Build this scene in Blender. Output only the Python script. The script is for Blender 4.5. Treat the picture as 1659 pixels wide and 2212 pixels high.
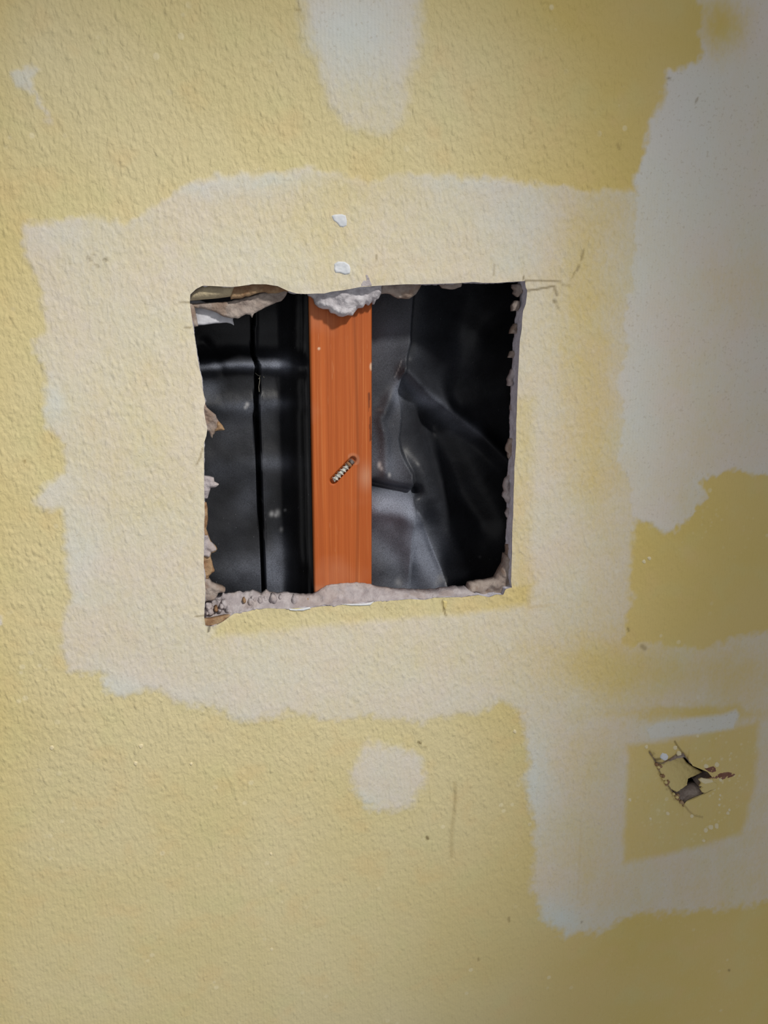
import bpy, math, random
import numpy as np
from mathutils import Vector, Matrix

for o in list(bpy.data.objects):
    bpy.data.objects.remove(o, do_unlink=True)
S = bpy.context.scene
COL = S.collection
R = math.radians
rng = np.random.default_rng(7)

# ------------------------------------------------------------------ camera
W, H, F = 1659.0, 2212.0, 1661.0
YAW, PITCH, ROLL = 12.0, -13.6, 0.25
T = 0.0127                       # thickness of the plasterboard
CAM = Vector((0.0, -0.455, 1.45))
rot = Matrix.Rotation(R(-YAW), 3, 'Z') @ Matrix.Rotation(R(90 + PITCH), 3, 'X') @ Matrix.Rotation(R(ROLL), 3, 'Z')
cam = bpy.data.cameras.new('camera')
cam.sensor_fit = 'VERTICAL'
cam.sensor_height = 24.0
cam.lens = 24.0 * F / H
cam.clip_start = 0.01
co = bpy.data.objects.new('camera', cam)
COL.objects.link(co)
co.matrix_world = Matrix.Translation(CAM) @ rot.to_4x4()
S.camera = co
RM = np.array(rot)
C0 = np.array(CAM)

# ------------------------------------------------------------------ light
S.view_settings.view_transform = 'Standard'
S.view_settings.look = 'None'
S.view_settings.exposure = 0.0
S.view_settings.gamma = 1.0
S.view_settings.use_curve_mapping = False
world = bpy.data.worlds.new('world')
S.world = world
world.use_nodes = True
world.node_tree.nodes['Background'].inputs[0].default_value = (0.97, 0.98, 1.0, 1)
world.node_tree.nodes['Background'].inputs[1].default_value = 0.36

# a work lamp above and to the right of the photographer, aimed a little left of the opening
LAMP_POS = Vector((0.62, -1.15, 2.42))
LAMP_AIM = Vector((-0.075, 0.0, 1.228))
ld = bpy.data.lights.new('work_lamp', 'SPOT')
ld.energy = 95
ld.color = (1.0, 0.965, 0.90)
ld.spot_size = R(27)
ld.spot_blend = 1.0
ld.shadow_soft_size = 0.075
lo = bpy.data.objects.new('work_lamp', ld)
COL.objects.link(lo)
lo.location = LAMP_POS
lo.rotation_euler = (LAMP_AIM - LAMP_POS).to_track_quat('-Z', 'Y').to_euler()


# ------------------------------------------------------------------ helpers
def un(px, py, y=0.0):
    """points (x, z) on the plane at depth y seen at the photograph's pixels"""
    px = np.asarray(px, float); py = np.asarray(py, float)
    d = np.stack([(px - W / 2) / F, -(py - H / 2) / F, -np.ones_like(px)], -1) @ RM.T
    t = (y - C0[1]) / d[..., 1]
    return np.stack([C0[0] + d[..., 0] * t, C0[2] + d[..., 2] * t], -1)

def pr(x, z, y=0.0):
    """pixel of a point, used only to lay out the patches"""
    p = np.stack([x - C0[0], np.full_like(x, y) - C0[1], z - C0[2]], -1) @ RM
    return W / 2 + F * p[..., 0] / -p[..., 2], H / 2 - F * p[..., 1] / -p[..., 2]

LAT = rng.random((256, 256))
def vnoise(x, y, seed=0):
    x = x + seed * 17.31; y = y + seed * 9.77
    xi = np.floor(x).astype(int); yi = np.floor(y).astype(int)
    fx = x - xi; fy = y - yi
    fx = fx * fx * (3 - 2 * fx); fy = fy * fy * (3 - 2 * fy)
    a = LAT[xi % 256, yi % 256]; b = LAT[(xi + 1) % 256, yi % 256]
    c = LAT[xi % 256, (yi + 1) % 256]; d = LAT[(xi + 1) % 256, (yi + 1) % 256]
    return (a * (1 - fx) + b * fx) * (1 - fy) + (c * (1 - fx) + d * fx) * fy
def fbm(x, y, sc, oct=4, seed=0):
    s = 0; a = 1; n = 0
    for k in range(oct):
        s = s + a * (vnoise(x * sc, y * sc, seed + k * 3) - .5); n += a
        a *= .5; sc *= 2.03
    return s / n * 2

def inside(poly, x, y):
    r = np.zeros(x.shape, bool)
    n = len(poly)
    for i in range(n):
        x1, y1 = poly[i]; x2, y2 = poly[(i + 1) % n]
        if y1 == y2: continue
        c = ((y1 > y) != (y2 > y)) & (x < (x2 - x1) * (y - y1) / (y2 - y1) + x1)
        r ^= c
    return r
def nearest(poly, x, y, closed=True):
    best = np.full(x.shape, 1e18); bx = x.copy(); by = y.copy()
    n = len(poly)
    for i in range(n if closed else n - 1):
        x1, y1 = poly[i]; x2, y2 = poly[(i + 1) % n]
        dx, dy = x2 - x1, y2 - y1
        l = dx * dx + dy * dy + 1e-18
        t = np.clip(((x - x1) * dx + (y - y1) * dy) / l, 0, 1)
        qx = x1 + t * dx; qy = y1 + t * dy
        d = (x - qx) ** 2 + (y - qy) ** 2
        m = d < best
        best[m] = d[m]; bx[m] = qx[m]; by[m] = qy[m]
    return np.sqrt(best), bx, by
def sdist(poly, x, y):
    d, _, _ = nearest(poly, x, y)
    return np.where(inside(poly, x, y), d, -d)
def sstep(a, b, x):
    t = np.clip((x - a) / (b - a), 0, 1)
    return t * t * (3 - 2 * t)

def grid_mesh(xs, zs, keep_fn, snaps):
    """rectilinear grid, cells kept by keep_fn(cx, cz), boundary snapped onto the polygons in snaps"""
    nx, nz = len(xs), len(zs)
    X, Z = np.meshgrid(xs, zs, indexing='ij')
    cx = (xs[:-1] + xs[1:]) / 2; cz = (zs[:-1] + zs[1:]) / 2
    CX, CZ = np.meshgrid(cx, cz, indexing='ij')
    keep = keep_fn(CX.ravel(), CZ.ravel()).reshape(CX.shape)
    ii, jj = np.nonzero(keep)
    idx = lambda i, j: i * nz + j
    q = np.stack([idx(ii, jj), idx(ii + 1, jj), idx(ii + 1, jj + 1), idx(ii, jj + 1)], -1)
    used, inv = np.unique(q, return_inverse=True)
    q = inv.reshape(q.shape)
    x = X.ravel()[used].copy(); z = Z.ravel()[used].copy()
    e = np.concatenate([q[:, [0, 1]], q[:, [1, 2]], q[:, [2, 3]], q[:, [3, 0]]])
    es = np.sort(e, 1)
    key = es[:, 0].astype(np.int64) * len(x) + es[:, 1]
    _, first, cnt = np.unique(key, return_index=True, return_counts=True)
    be = e[first[cnt == 1]]
    bv = np.unique(be)
    for poly in snaps:
        d, sx, sz = nearest(poly, x[bv], z[bv])
        tol = 1.6 * max(np.diff(xs).max(), np.diff(zs).max())
        m = d < tol
        x[bv[m]] = sx[m]; z[bv[m]] = sz[m]
    return x, z, q, be

def mk(name, verts, faces, mat, parent=None, smooth=True, attrs=None):
    me = bpy.data.meshes.new(name)
    v = np.asarray(verts, np.float32)
    if isinstance(faces, np.ndarray):
        n = len(faces); k = faces.shape[1]
        me.vertices.add(len(v)); me.vertices.foreach_set('co', v.ravel())
        me.loops.add(n * k); me.loops.foreach_set('vertex_index', faces.astype(np.int32).ravel())
        me.polygons.add(n); me.polygons.foreach_set('loop_start', np.arange(0, n * k, k, dtype=np.int32))
        me.update(calc_edges=True)
    else:
        me.from_pydata(v.tolist(), [], [list(map(int, f)) for f in faces])
    me.validate()
    if attrs:
        for an, av in attrs.items():
            a = me.attributes.new(an, 'FLOAT', 'POINT')
            a.data.foreach_set('value', np.asarray(av, np.float32))
    me.polygons.foreach_set('use_smooth', [smooth] * len(me.polygons))
    me.materials.append(mat)
    o = bpy.data.objects.new(name, me)
    COL.objects.link(o)
    if parent: o.parent = parent
    return o

def tag(o, label=None, cat=None, group=None, kind=None):
    if label: o['label'] = label
    if cat: o['category'] = cat
    if group: o['group'] = group
    if kind: o['kind'] = kind
    return o

def slab(name, px, yref, yfront, yback, mat, parent=None, h=0.0009, rough=0.0006, nsc=450, rnd=0.0015, jag=0.0, seed=1, smooth=True):
    """solid piece whose outline is given in photograph pixels at depth yref; yfront may be a function (x, z) -> y"""
    p = np.array(px, float)
    poly = un(p[:, 0], p[:, 1], yref)
    if jag:
        out = []
        n = len(poly)
        for i in range(n):
            a = poly[i]; b = poly[(i + 1) % n]
            L = np.linalg.norm(b - a); m = max(1, int(L / 0.0018))
            nrm = np.array([b[1] - a[1], a[0] - b[0]]) / (L + 1e-9)
            for k in range(m):
                t = k / m
                out.append(a + (b - a) * t + nrm * jag * (rng.random() - .5) * (1 if k else .4))
        poly = np.array(out)
    x0, z0 = poly.min(0) - h; x1, z1 = poly.max(0) + h
    xs = np.arange(x0, x1 + h, h); zs = np.arange(z0, z1 + h, h)
    x, z, q, be = grid_mesh(xs, zs, lambda a, b: inside(poly, a, b), [poly])
    if len(x) == 0: return None
    sd, _, _ = nearest(poly, x, z)
    yf = yfront(x, z) if callable(yfront) else np.full_like(x, yfront)
    e = np.clip(1 - sd / rnd, 0, 1)
    yf = yf + rough * fbm(x, z, nsc, 4, seed) + e * e * min(rnd, 0.8 * abs(yback - np.mean(yf)))
    yf = np.minimum(yf, yback - 1e-4)
    n = len(x)
    V = np.concatenate([np.stack([x, yf, z], -1), np.stack([x, np.full_like(x, yback), z], -1)])
    fr = q; bk = q[:, ::-1] + n
    sd_ = np.stack([be[:, 1], be[:, 0], be[:, 0] + n, be[:, 1] + n], -1)
    return mk(name, V, np.concatenate([fr, bk, sd_]), mat, parent, smooth)


# ------------------------------------------------------------------ materials
def s2l(c):
    return tuple((v / 255 / 12.92 if v / 255 <= .04045 else ((v / 255 + .055) / 1.055) ** 2.4) for v in c) + (1,)
class NT:
    def __init__(s, name):
        s.m = bpy.data.materials.new(name); s.m.use_nodes = True
        s.t = s.m.node_tree; s.b = s.t.nodes['Principled BSDF']
        s.geo = s.t.nodes.new('ShaderNodeNewGeometry').outputs['Position']
    def n(s, k, **kw):
        nd = s.t.nodes.new(k)
        for a, v in kw.items(): setattr(nd, a, v)
        return nd
    def link(s, a, b): s.t.links.new(a, b)
    def val(s, sock, v):
        if hasattr(v, 'links') or isinstance(v, bpy.types.NodeSocket): s.link(v, sock)
        else: sock.default_value = v
    def mapping(s, scale=(1, 1, 1), rotv=(0, 0, 0)):
        m = s.n('ShaderNodeMapping'); s.link(s.geo, m.inputs[0])
        m.inputs['Scale'].default_value = scale; m.inputs['Rotation'].default_value = rotv
        return m.outputs[0]
    def noise(s, sc, det=3, rough=.5, vec=None, dist=0.0):
        n = s.n('ShaderNodeTexNoise'); s.link(vec or s.geo, n.inputs['Vector'])
        n.inputs['Scale'].default_value = sc; n.inputs['Detail'].default_value = det
        n.inputs['Roughness'].default_value = rough; n.inputs['Distortion'].default_value = dist
        return n.outputs['Fac']
    def voro(s, sc, vec=None, feat='F1'):
        n = s.n('ShaderNodeTexVoronoi', feature=feat); s.link(vec or s.geo, n.inputs['Vector'])
        n.inputs['Scale'].default_value = sc
        return n
    def rng(s, v, a, b, c=0, d=1, smooth=True):
        n = s.n('ShaderNodeMapRange'); n.interpolation_type = 'SMOOTHSTEP' if smooth else 'LINEAR'
        s.val(n.inputs[0], v)
        for i, q in enumerate((a, b, c, d)): s.val(n.inputs[i + 1], q)
        return n.outputs[0]
    def math(s, op, a, b=0.0):
        n = s.n('ShaderNodeMath', operation=op); s.val(n.inputs[0], a); s.val(n.inputs[1], b)
        return n.outputs[0]
    def mix(s, f, a, b):
        n = s.n('ShaderNodeMix', data_type='RGBA'); s.val(n.inputs[0], f); s.val(n.inputs[6], a); s.val(n.inputs[7], b)
        return n.outputs[2]
    def attr(s, name):
        return s.n('ShaderNodeAttribute', attribute_name=name).outputs['Fac']
    def bump(s, h, dist, strength=1.0, prev=None):
        n = s.n('ShaderNodeBump'); s.val(n.inputs['Height'], h)
        n.inputs['Distance'].default_value = dist; s.val(n.inputs['Strength'], strength)
        if prev: s.link(prev, n.inputs['Normal'])
        return n.outputs[0]
    def out(s, col=None, rough=None, nrm=None, spec=None):
        if col is not None: s.val(s.b.inputs['Base Color'], col)
        if rough is not None: s.val(s.b.inputs['Roughness'], rough)
        if nrm is not None: s.link(nrm, s.b.inputs['Normal'])
        if spec is not None: s.b.inputs['Specular IOR Level'].default_value = spec
        return s.m

def wall_material(with_masks=True):
    n = NT('painted_plasterboard' if with_masks else 'painted_piece')
    st = n.mapping((1, 1, 0.62), (0, R(22), 0))
    big = n.noise(190, 2, .55, st, .3)
    med = n.noise(430, 2, .5, st, .3)
    fine = n.noise(1500, 2, .6)
    blobs = n.voro(260, st).outputs['Distance']
    hgt = n.math('ADD', n.math('MULTIPLY', big, .9), n.math('MULTIPLY', med, .55))
    hgt = n.math('ADD', hgt, n.math('MULTIPLY', n.rng(blobs, .0, .45, 1, 0), .28))
    weave = n.n('ShaderNodeTexWave', wave_type='BANDS', bands_direction='X'); n.link(n.geo, weave.inputs['Vector'])
    weave.inputs['Scale'].default_value = 150; weave.inputs['Distortion'].default_value = 1.4; weave.inputs['Detail'].default_value = 2
    dusty = n.mix(n.rng(n.noise(9, 3), .35, .65), s2l((214, 200, 150)), s2l((217, 204, 160)))  # muted yellow, blended with the more saturated one below
    bare = n.mix(n.rng(n.noise(11, 3), .35, .65), s2l((213, 190, 114)), s2l((216, 192, 122)))
    yellow = n.mix(n.attr('deep_yellow'), dusty, bare) if with_masks else n.mix(.6, dusty, bare)
    yellow = n.mix(n.rng(n.noise(34, 2), .5, .75, 0, .22), yellow, s2l((206, 204, 148)))
    yellow = n.mix(n.rng(n.noise(46, 2, vec=n.mapping((1, 1, 1), (0, R(40), 1))), .52, .75, 0, .25), yellow, s2l((222, 190, 134)))
    sp = n.voro(95)
    speck = n.math('MULTIPLY', n.rng(sp.outputs['Distance'], .12, .2, 1, 0), n.rng(n.noise(23, 1), .55, .68))
    yellow = n.mix(n.math('MULTIPLY', speck, .55), yellow, s2l((233, 221, 183)))
    if with_masks:
        f2 = n.voro(230)
        fk = n.math('MULTIPLY', n.rng(f2.outputs['Distance'], .20, .32, 1, 0), n.rng(n.noise(60, 2), .44, .56))
        yellow = n.mix(n.math('MULTIPLY', fk, n.attr('fleck')), yellow, s2l((226, 210, 158)))
    if with_masks:
        mask = n.attr('filler'); dirt_and_cracks = n.attr('dirt_and_cracks'); wht = n.attr('white'); sm = n.attr('smooth_area')
        tan = n.attr('tan')
        win = n.math('MULTIPLY', n.math('MULTIPLY', mask, n.math('SUBTRACT', 1.0, mask)), 4.0)
        var = n.math('ADD', n.math('MULTIPLY', n.math('SUBTRACT', n.noise(70, 4), .5), .42), n.math('MULTIPLY', n.math('SUBTRACT', med, .5), .45))
        var = n.math('ADD', var, n.math('MULTIPLY', n.math('SUBTRACT', n.noise(1, 3, .6, n.mapping((120, 120, 26))), .5), .30))
        mfac = n.rng(n.math('ADD', mask, n.math('MULTIPLY', var, win)), .0, 1.0, 0, 1, False)
        fill = n.mix(n.rng(n.noise(28, 3), .35, .65), s2l((217, 213, 203)), s2l((220, 211, 203)))
        fill = n.mix(wht, fill, s2l((211, 217, 214)))
        col = n.mix(mfac, yellow, fill)
        pit = n.math('MULTIPLY', n.math('MULTIPLY', n.rng(n.noise(520, 2), .60, .72), mask), .30)
        col = n.mix(pit, col, s2l((165, 150, 125)))
        col = n.mix(tan, col, s2l((205, 184, 140)))
        dcol = n.mix(n.attr('mark_dark'), s2l((150, 128, 78)), s2l((38, 32, 26)))
        col = n.mix(dirt_and_cracks, col, dcol)
        strength = n.math('SUBTRACT', 1.0, n.math('MULTIPLY', mask, .45))
        strength = n.math('MULTIPLY', strength, n.rng(sm, 0, 1, 1.0, .33))
        b1 = n.bump(hgt, .00125, strength)
        b2 = n.bump(weave.outputs['Fac'], .00025, n.math('MULTIPLY', sm, .35), b1)
        b3 = n.bump(fine, .00022, .6, b2)
    else:
        col = yellow
        b1 = n.bump(hgt, .0006, .6); b3 = n.bump(fine, .0002, .5, b1)
    return n.out(col, .62, b3, .25)

def gypsum_material(name, c1, c2, brown=None, bamt=.0):
    n = NT(name)
    col = n.mix(n.rng(n.noise(160, 4), .35, .65), s2l(c1), s2l(c2))
    if brown:
        col = n.mix(n.math('MULTIPLY', n.rng(n.noise(75, 3), .5, .6), bamt), col, s2l(brown))
    b = n.bump(n.noise(500, 5, .65), .0011, .9)
    return n.out(col, .95, b, .1)

def wood_material():
    n = NT('orange_pine')
    v1 = n.mapping((900, 300, 9)); v2 = n.mapping((260, 120, 3)); v3 = n.mapping((2600, 600, 60))
    g1 = n.noise(1, 4, .6, v1); g2 = n.noise(1, 3, .5, v2); g3 = n.noise(1, 2, .5, v3)
    col = n.mix(n.rng(g2, .3, .7), s2l((178, 88, 36)), s2l((194, 100, 43)))
    col = n.mix(n.rng(g1, .52, .68, 0, .55), col, s2l((208, 124, 66)))
    col = n.mix(n.rng(g1, .45, .3, 0, .5), col, s2l((150, 74, 32)))
    sp = n.math('MULTIPLY', n.rng(g3, .68, .76), n.rng(n.noise(28, 2), .42, .62))
    col = n.mix(n.math('MULTIPLY', sp, .6), col, s2l((232, 176, 130)))
    col = n.mix(n.math('MULTIPLY', n.rng(n.noise(24, 3), .5, .7), .28), col, s2l((204, 138, 104)))
    col = n.mix(n.attr('dark_grain'), col, s2l((82, 36, 16)))
    col = n.mix(n.attr('chalk'), col, s2l((226, 190, 160)))
    b = n.bump(g1, .0003, .8); b = n.bump(g3, .0002, .5, b)
    return n.out(col, .55, b, .35)

def membrane_material():
    n = NT('black_plastic_membrane')
    d = n.attr('dust_and_light')
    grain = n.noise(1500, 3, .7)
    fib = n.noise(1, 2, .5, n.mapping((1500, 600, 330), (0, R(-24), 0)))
    dust_and_light = n.math('MULTIPLY', d, n.rng(grain, .25, .75, .45, 1.25))  # dust tone that also carries painted sheen and shade
    col = n.mix(dust_and_light, s2l((22, 22, 23)), s2l((140, 146, 162)))
    cl = n.math('MULTIPLY', n.rng(n.noise(30, 4), .45, .7), .10)
    col = n.mix(cl, col, s2l((96, 96, 102)))
    f = n.math('MULTIPLY', n.rng(fib, .73, .79), n.rng(n.noise(45, 2), .42, .6))
    col = n.mix(n.math('MULTIPLY', f, .38), col, s2l((190, 192, 198)))
    col = n.mix(n.rng(n.attr('chalk'), .0, 1, 0, 1), col, s2l((196, 196, 198)))
    b = n.bump(grain, .0002, .35); b = n.bump(n.noise(90, 4), .0012, .35, b)
    return n.out(col, n.rng(dust_and_light, 0, .5, .40, .7), b, .34)

def simple(name, c, rough=.6, metal=0.0, bumps=None, c2=None, nsc=200):
    n = NT(name)
    col = s2l(c)
    if c2: col = n.mix(n.rng(n.noise(nsc, 3), .35, .65), s2l(c), s2l(c2))
    n.b.inputs['Metallic'].default_value = metal
    nr = n.bump(n.noise(bumps[0], 4), bumps[1], .8) if bumps else None
    return n.out(col, rough, nr)

M_WALL = wall_material()
M_PAINT = wall_material(False)
M_GYP = gypsum_material('gypsum_core', (194, 186, 187), (170, 161, 163), (168, 146, 130), .25)
M_GYPW = gypsum_material('pale_plaster', (216, 213, 217), (190, 185, 189))
M_CORE = gypsum_material('grey_gypsum_core', (216, 214, 224), (198, 196, 206))
M_DAB = simple('pale_dab', (226, 212, 172), .6, bumps=(400, .0002))
M_GYPD = gypsum_material('dusty_gypsum', (178, 165, 156), (150, 136, 128), (138, 112, 92), .5)
M_GYPB = gypsum_material('brown_torn_paper', (176, 148, 116), (146, 112, 84))
M_LIP = gypsum_material('beige_lip', (196, 182, 150), (180, 166, 138))
M_RED = gypsum_material('red_brown_paper', (150, 112, 96), (128, 88, 76))
M_WHITE = simple('white_filler', (222, 224, 228), .6, bumps=(400, .0002), c2=(206, 210, 216))
M_PAPERW = simple('white_backing_paper', (214, 214, 220), .7, bumps=(300, .0002), c2=(196, 196, 202))
M_WOOD = wood_material()
M_MEM = membrane_material()
M_BACK = simple('dark_sheathing', (30, 28, 27), .9, bumps=(200, .001))
M_STEEL = simple('dull_zinc_steel', (214, 214, 206), .45, .1, c2=(160, 156, 146), nsc=900)
M_DARKST = simple('dark_screw_steel', (150, 140, 134), .5, .3, c2=(90, 78, 72), nsc=900)

# ------------------------------------------------------------------ outlines in photograph pixels
HOLE = [(411,636),(424,624),(438,617),(461,618),(500,620),(520,618),(545,614),(575,614),(600,618),(621,628),(640,634),(663,635),(681,634),(700,634),(716,630),
 (741,627),(763,623),(777,620),(806,618),(839,616),(875,614),(911,614),(950,613),(985,612),(1023,609),(1043,611),(1074,611),(1100,609),(1121,608),
 (1134,607),(1136,621),(1139,627),(1138,640),(1136,656),(1130,672),(1128,690),(1127,707),(1125,722),(1123,736),(1121,775),(1120,795),(1119,816),(1117,867),
 (1115,915),(1115,957),(1111,1013),(1110,1055),(1109,1098),(1107,1140),(1106,1182),(1105,1224),(1104,1256),(1106,1269),(1092,1273),(1087,1285),
 (1072,1284),(1056,1290),(1033,1285),(1001,1290),(976,1290),(939,1291),(917,1296),(884,1294),(850,1297),(814,1299),(790,1305),(754,1305),(720,1309),
 (700,1309),(670,1313),(645,1313),(622,1315),(600,1315),(583,1314),(554,1315),(535,1321),(506,1325),(496,1332),(483,1342),(467,1350),(458,1353),(444,1352),
 (441,1334),(442,1315),(443,1296),(444,1275),(443,1257),(440,1218),(441,1180),(441,1149),(442,1100),(441,1053),(441,1000),(441,956),(446,941),(448,925),
 (444,908),(441,890),(441,879),(444,869),(438,840),(436,817),(432,802),(426,769),(424,750),(421,730),(417,703),(413,676),(410,653)]
DENT = [(1404,1626),(1417,1645),(1425,1665),(1436,1685),(1448,1702),(1459,1719),(1468,1729),(1477,1738),(1483,1729),(1500,1721),(1519,1713),(1513,1700),
 (1528,1690),(1540,1681),(1528,1667),(1513,1661),(1496,1654),(1486,1640),(1478,1629),(1462,1632),(1448,1641),(1432,1650),(1420,1648)]
def P(poly, y=0.0):
    p = np.array(poly, float); return un(p[:, 0], p[:, 1], y)
HOLE_W, DENT_W = P(HOLE), P(DENT)

# ------------------------------------------------------------------ the wall sheet
cor = un(np.array([0, 1659, 0, 1659.]), np.array([0, 0, 2212, 2212.]))
lo_, hi_ = cor.min(0) - .03, cor.max(0) + .03
def axis(a, b, fine, h=.00105, hf=.0005, far=(None, None)):
    out = [a]
    while out[-1] < b:
        v = out[-1]
        out.append(v + (hf if fine[0] <= v <= fine[1] else h))
    return out
dl, dh = DENT_W.min(0) - .006, DENT_W.max(0) + .016
xs = axis(lo_[0], hi_[0], (dl[0], dh[0])); zs = axis(lo_[1], hi_[1], (dl[1], dh[1]))
xs = np.array([-1.7, -1.2, -.7] + xs + [.75, 1.2, 1.7]); zs = np.array([0.0, .4, .8] + zs + [1.95, 2.2, 2.5])
xs = np.unique(xs); zs = np.unique(zs)
wx, wz, wq, wbe = grid_mesh(xs, zs, lambda a, b: ~(inside(HOLE_W, a, b) | inside(DENT_W, a, b)), [])
# snap the rims only
bv = np.unique(wbe)
for poly, tol in ((HOLE_W, .0019), (DENT_W, .0011)):
    d, sx, sz = nearest(poly, wx[bv], wz[bv])
    m = d < tol
    wx[bv[m]] = sx[m]; wz[bv[m]] = sz[m]

U, V_ = pr(wx, wz)
vis = (U > -150) & (U < 1800) & (V_ > -150) & (V_ < 2350)
wu = U + 15 * fbm(wx, wz, 60, 4, 5) + 9 * fbm(wx, wz, 300, 2, 15); wv = V_ + 15 * fbm(wx, wz, 60, 4, 25) + 9 * fbm(wx, wz, 300, 2, 35)
filler = np.zeros_like(wx); white = np.zeros_like(wx); smooth_a = np.zeros_like(wx)
def patch(poly, dens, soft, where=None):
    sd = sdist(np.array(poly, float), wu, wv)
    m = sstep(-soft * .35, soft, sd) * dens
    np.maximum(filler, m, out=filler)
    return sd
MAIN = [(45,480),(150,468),(270,470),(330,440),(400,398),(470,378),(530,368),(600,378),(660,362),(740,366),(800,380),(900,372),(1000,378),(1100,380),
 (1180,395),(1250,402),(1400,410),(1400,900),(1375,1130),(1358,1380),(1500,1400),(1520,1560),(1140,1545),(1080,1518),(1040,1548),(950,1558),(880,1562),(800,1548),(700,1558),
 (640,1540),(600,1550),(545,1568),(480,1548),(410,1522),(340,1495),(270,1508),(222,1498),(225,1465),(150,1462),(133,1400),(135,1330),(145,1290),
 (135,1220),(130,1105),(90,1102),(70,1080),(100,1035),(130,1010),(132,960),(100,920),(90,850),(100,825),(80,770),(73,725),(97,705),(90,660),(68,600),(52,550)]
sdM = patch(MAIN, .66, 16)
UR = [(1512,-200),(1512,90),(1500,135),(1430,150),(1420,230),(1395,290),(1375,370),(1365,480),(1350,600),(1342,750),(1330,850),(1335,990),(1350,1050),
 (1365,1120),(1400,1140),(1440,1158),(1475,1142),(1500,1110),(1532,1075),(1522,1038),(1590,1018),(1659,1035),(2000,1000),(2000,-200)]
sdU = patch(UR, .92, 12)
LR = [(1120,1540),(1130,1600),(1135,1680),(1145,1760),(1152,1850),(1145,1930),(1165,1980),(1222,2026),(1290,2014),(1340,1990),(1450,1975),(1560,1965),
 (1659,1945),(2000,1900),(2000,1340),(1659,1355),(1600,1372),(1520,1402),(1420,1395),(1340,1385),(1250,1400)]
sdL = patch(LR, .66, 16)
sdT = patch([(640,-200),(650,90),(680,160),(700,230),(740,290),(850,305),(890,260),(905,180),(918,90),(925,-200)], .80, 38)
patch([(745,1660),(768,1622),(800,1600),(870,1610),(918,1640),(928,1690),(900,1740),(860,1758),(800,1748),(760,1712)], .74, 22)
patch([(28,150),(70,140),(88,160),(75,185),(110,235),(120,262),(100,250),(70,205),(35,185)], .7, 10)
patch([(-80,1325),(8,1325),(12,1345),(0,1358),(-80,1360)], .9, 8)
# where the old paint shows through, or the filler lies thick: (u, v, ru, rv, change)
BL = [(740,430,130,60,-.30),(560,470,170,60,-.16),(680,520,110,60,-.24),(300,520,110,50,-.22),(330,960,130,200,-.16),(420,720,60,160,-.1),(300,800,90,90,-.12),
 (850,1420,260,60,-.10),(560,1345,120,40,-.2),(1270,780,60,300,-.40),(1240,560,60,110,-.18),(1300,470,70,60,-.16),(1290,1000,60,90,-.20),(1220,1460,150,60,-.24),(1420,1470,150,50,-.22),(1620,1460,90,60,-.16),
 (1300,1400,120,50,-.3),(1190,1150,100,120,.05),(800,600,200,30,-.1),(600,1440,180,50,.08),(140,510,60,40,.12),(480,400,120,22,.2),(640,375,60,16,.2),(1000,390,120,20,.14),(1110,460,80,70,.14),
 (120,870,30,50,.2),(100,1060,50,40,.2),(170,1180,50,80,.14),(230,1480,120,30,.2),(420,1500,120,30,.15),(560,1540,50,30,.15),(1010,1480,120,70,.1),(170,1250,40,60,.15),
 (760,60,110,90,.18),(800,240,100,70,-.26),(1160,1680,36,110,.2),(1200,1975,70,50,.18),(1270,1840,45,110,-.30),(1230,1660,90,60,-.12),(1470,1440,180,40,-.2),(1570,1590,60,240,-.12),
 (1560,1900,100,60,-.1),(1500,1545,200,12,-.5),(1600,610,110,80,-.22),(1520,880,100,180,-.16),(1600,960,90,70,-.1),(1480,1080,50,50,-.2),(1450,240,80,160,.06),(1560,50,55,60,-.95),
 (1290,1630,50,60,-.15),(1310,1480,60,60,-.15),(830,400,150,30,-.14),(940,560,120,60,-.12)]
for (u, v, ru, rv, d) in BL:
    filler += d * np.exp(-((wu - u) / ru) ** 2 - ((wv - v) / rv) ** 2) * (filler > .02)
filler += .10 * fbm(wx, wz, 26, 3, 40) * (filler > .05)
for (u, v, ru, rv, d) in [(760,80,120,130,.8),(1480,330,120,220,.45),(1380,560,50,300,.35),(1160,1680,32,110,.8),(1200,1985,60,40,.8),(120,870,26,40,.6),(170,1180,40,60,.4),(420,410,60,20,.5),
   (590,395,70,14,.7),(1000,395,100,20,.5),(1090,570,60,30,.6),(230,1490,80,26,.4),(1360,900,40,120,.4),(50,170,34,26,.6),(120,500,40,24,.3),(1130,470,60,70,.5),(400,1260,40,20,.3),
   (160,1290,40,20,.6),(785,1725,18,14,1.),(1250,1990,90,40,.4)]:
    white += d * np.exp(-((wu - u) / ru) ** 2 - ((wv - v) / rv) ** 2)
# bare strips along the hole, the inner square of the lower right patch
NEG = [[(455,1378),(470,1345),(500,1328),(560,1300),(1110,1265),(1150,1262),(1142,1308),(1000,1328),(760,1347),(520,1372)],
       [(1100,860),(1148,860),(1146,1000),(1142,1280),(1135,1312),(1100,1290)],
       [(1355,1612),(1500,1588),(1641,1560),(1628,1700),(1602,1800),(1480,1835),(1345,1864),(1350,1740)],
       [(1400,1536),(1600,1520),(1605,1534),(1560,1545),(1400,1552)]]
for k, poly in enumerate(NEG):
    sd = sdist(np.array(poly, float), U + 5 * fbm(wx, wz, 90, 3, 9), V_ + 5 * fbm(wx, wz, 90, 3, 19))
    filler *= 1 - (.90, .55, .90, .6)[k] * sstep(-(10, 22, 9, 8)[k], (12, 20, 9, 8)[k], sd)
sd = sdist(np.array([(1390,1572),(1420,1556),(1560,1542),(1590,1530),(1600,1545),(1585,1575),(1500,1588),(1400,1600)], float), U, V_)
m = sstep(-6, 8, sd); filler = np.maximum(filler, .92 * m); white += .45 * m
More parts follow.
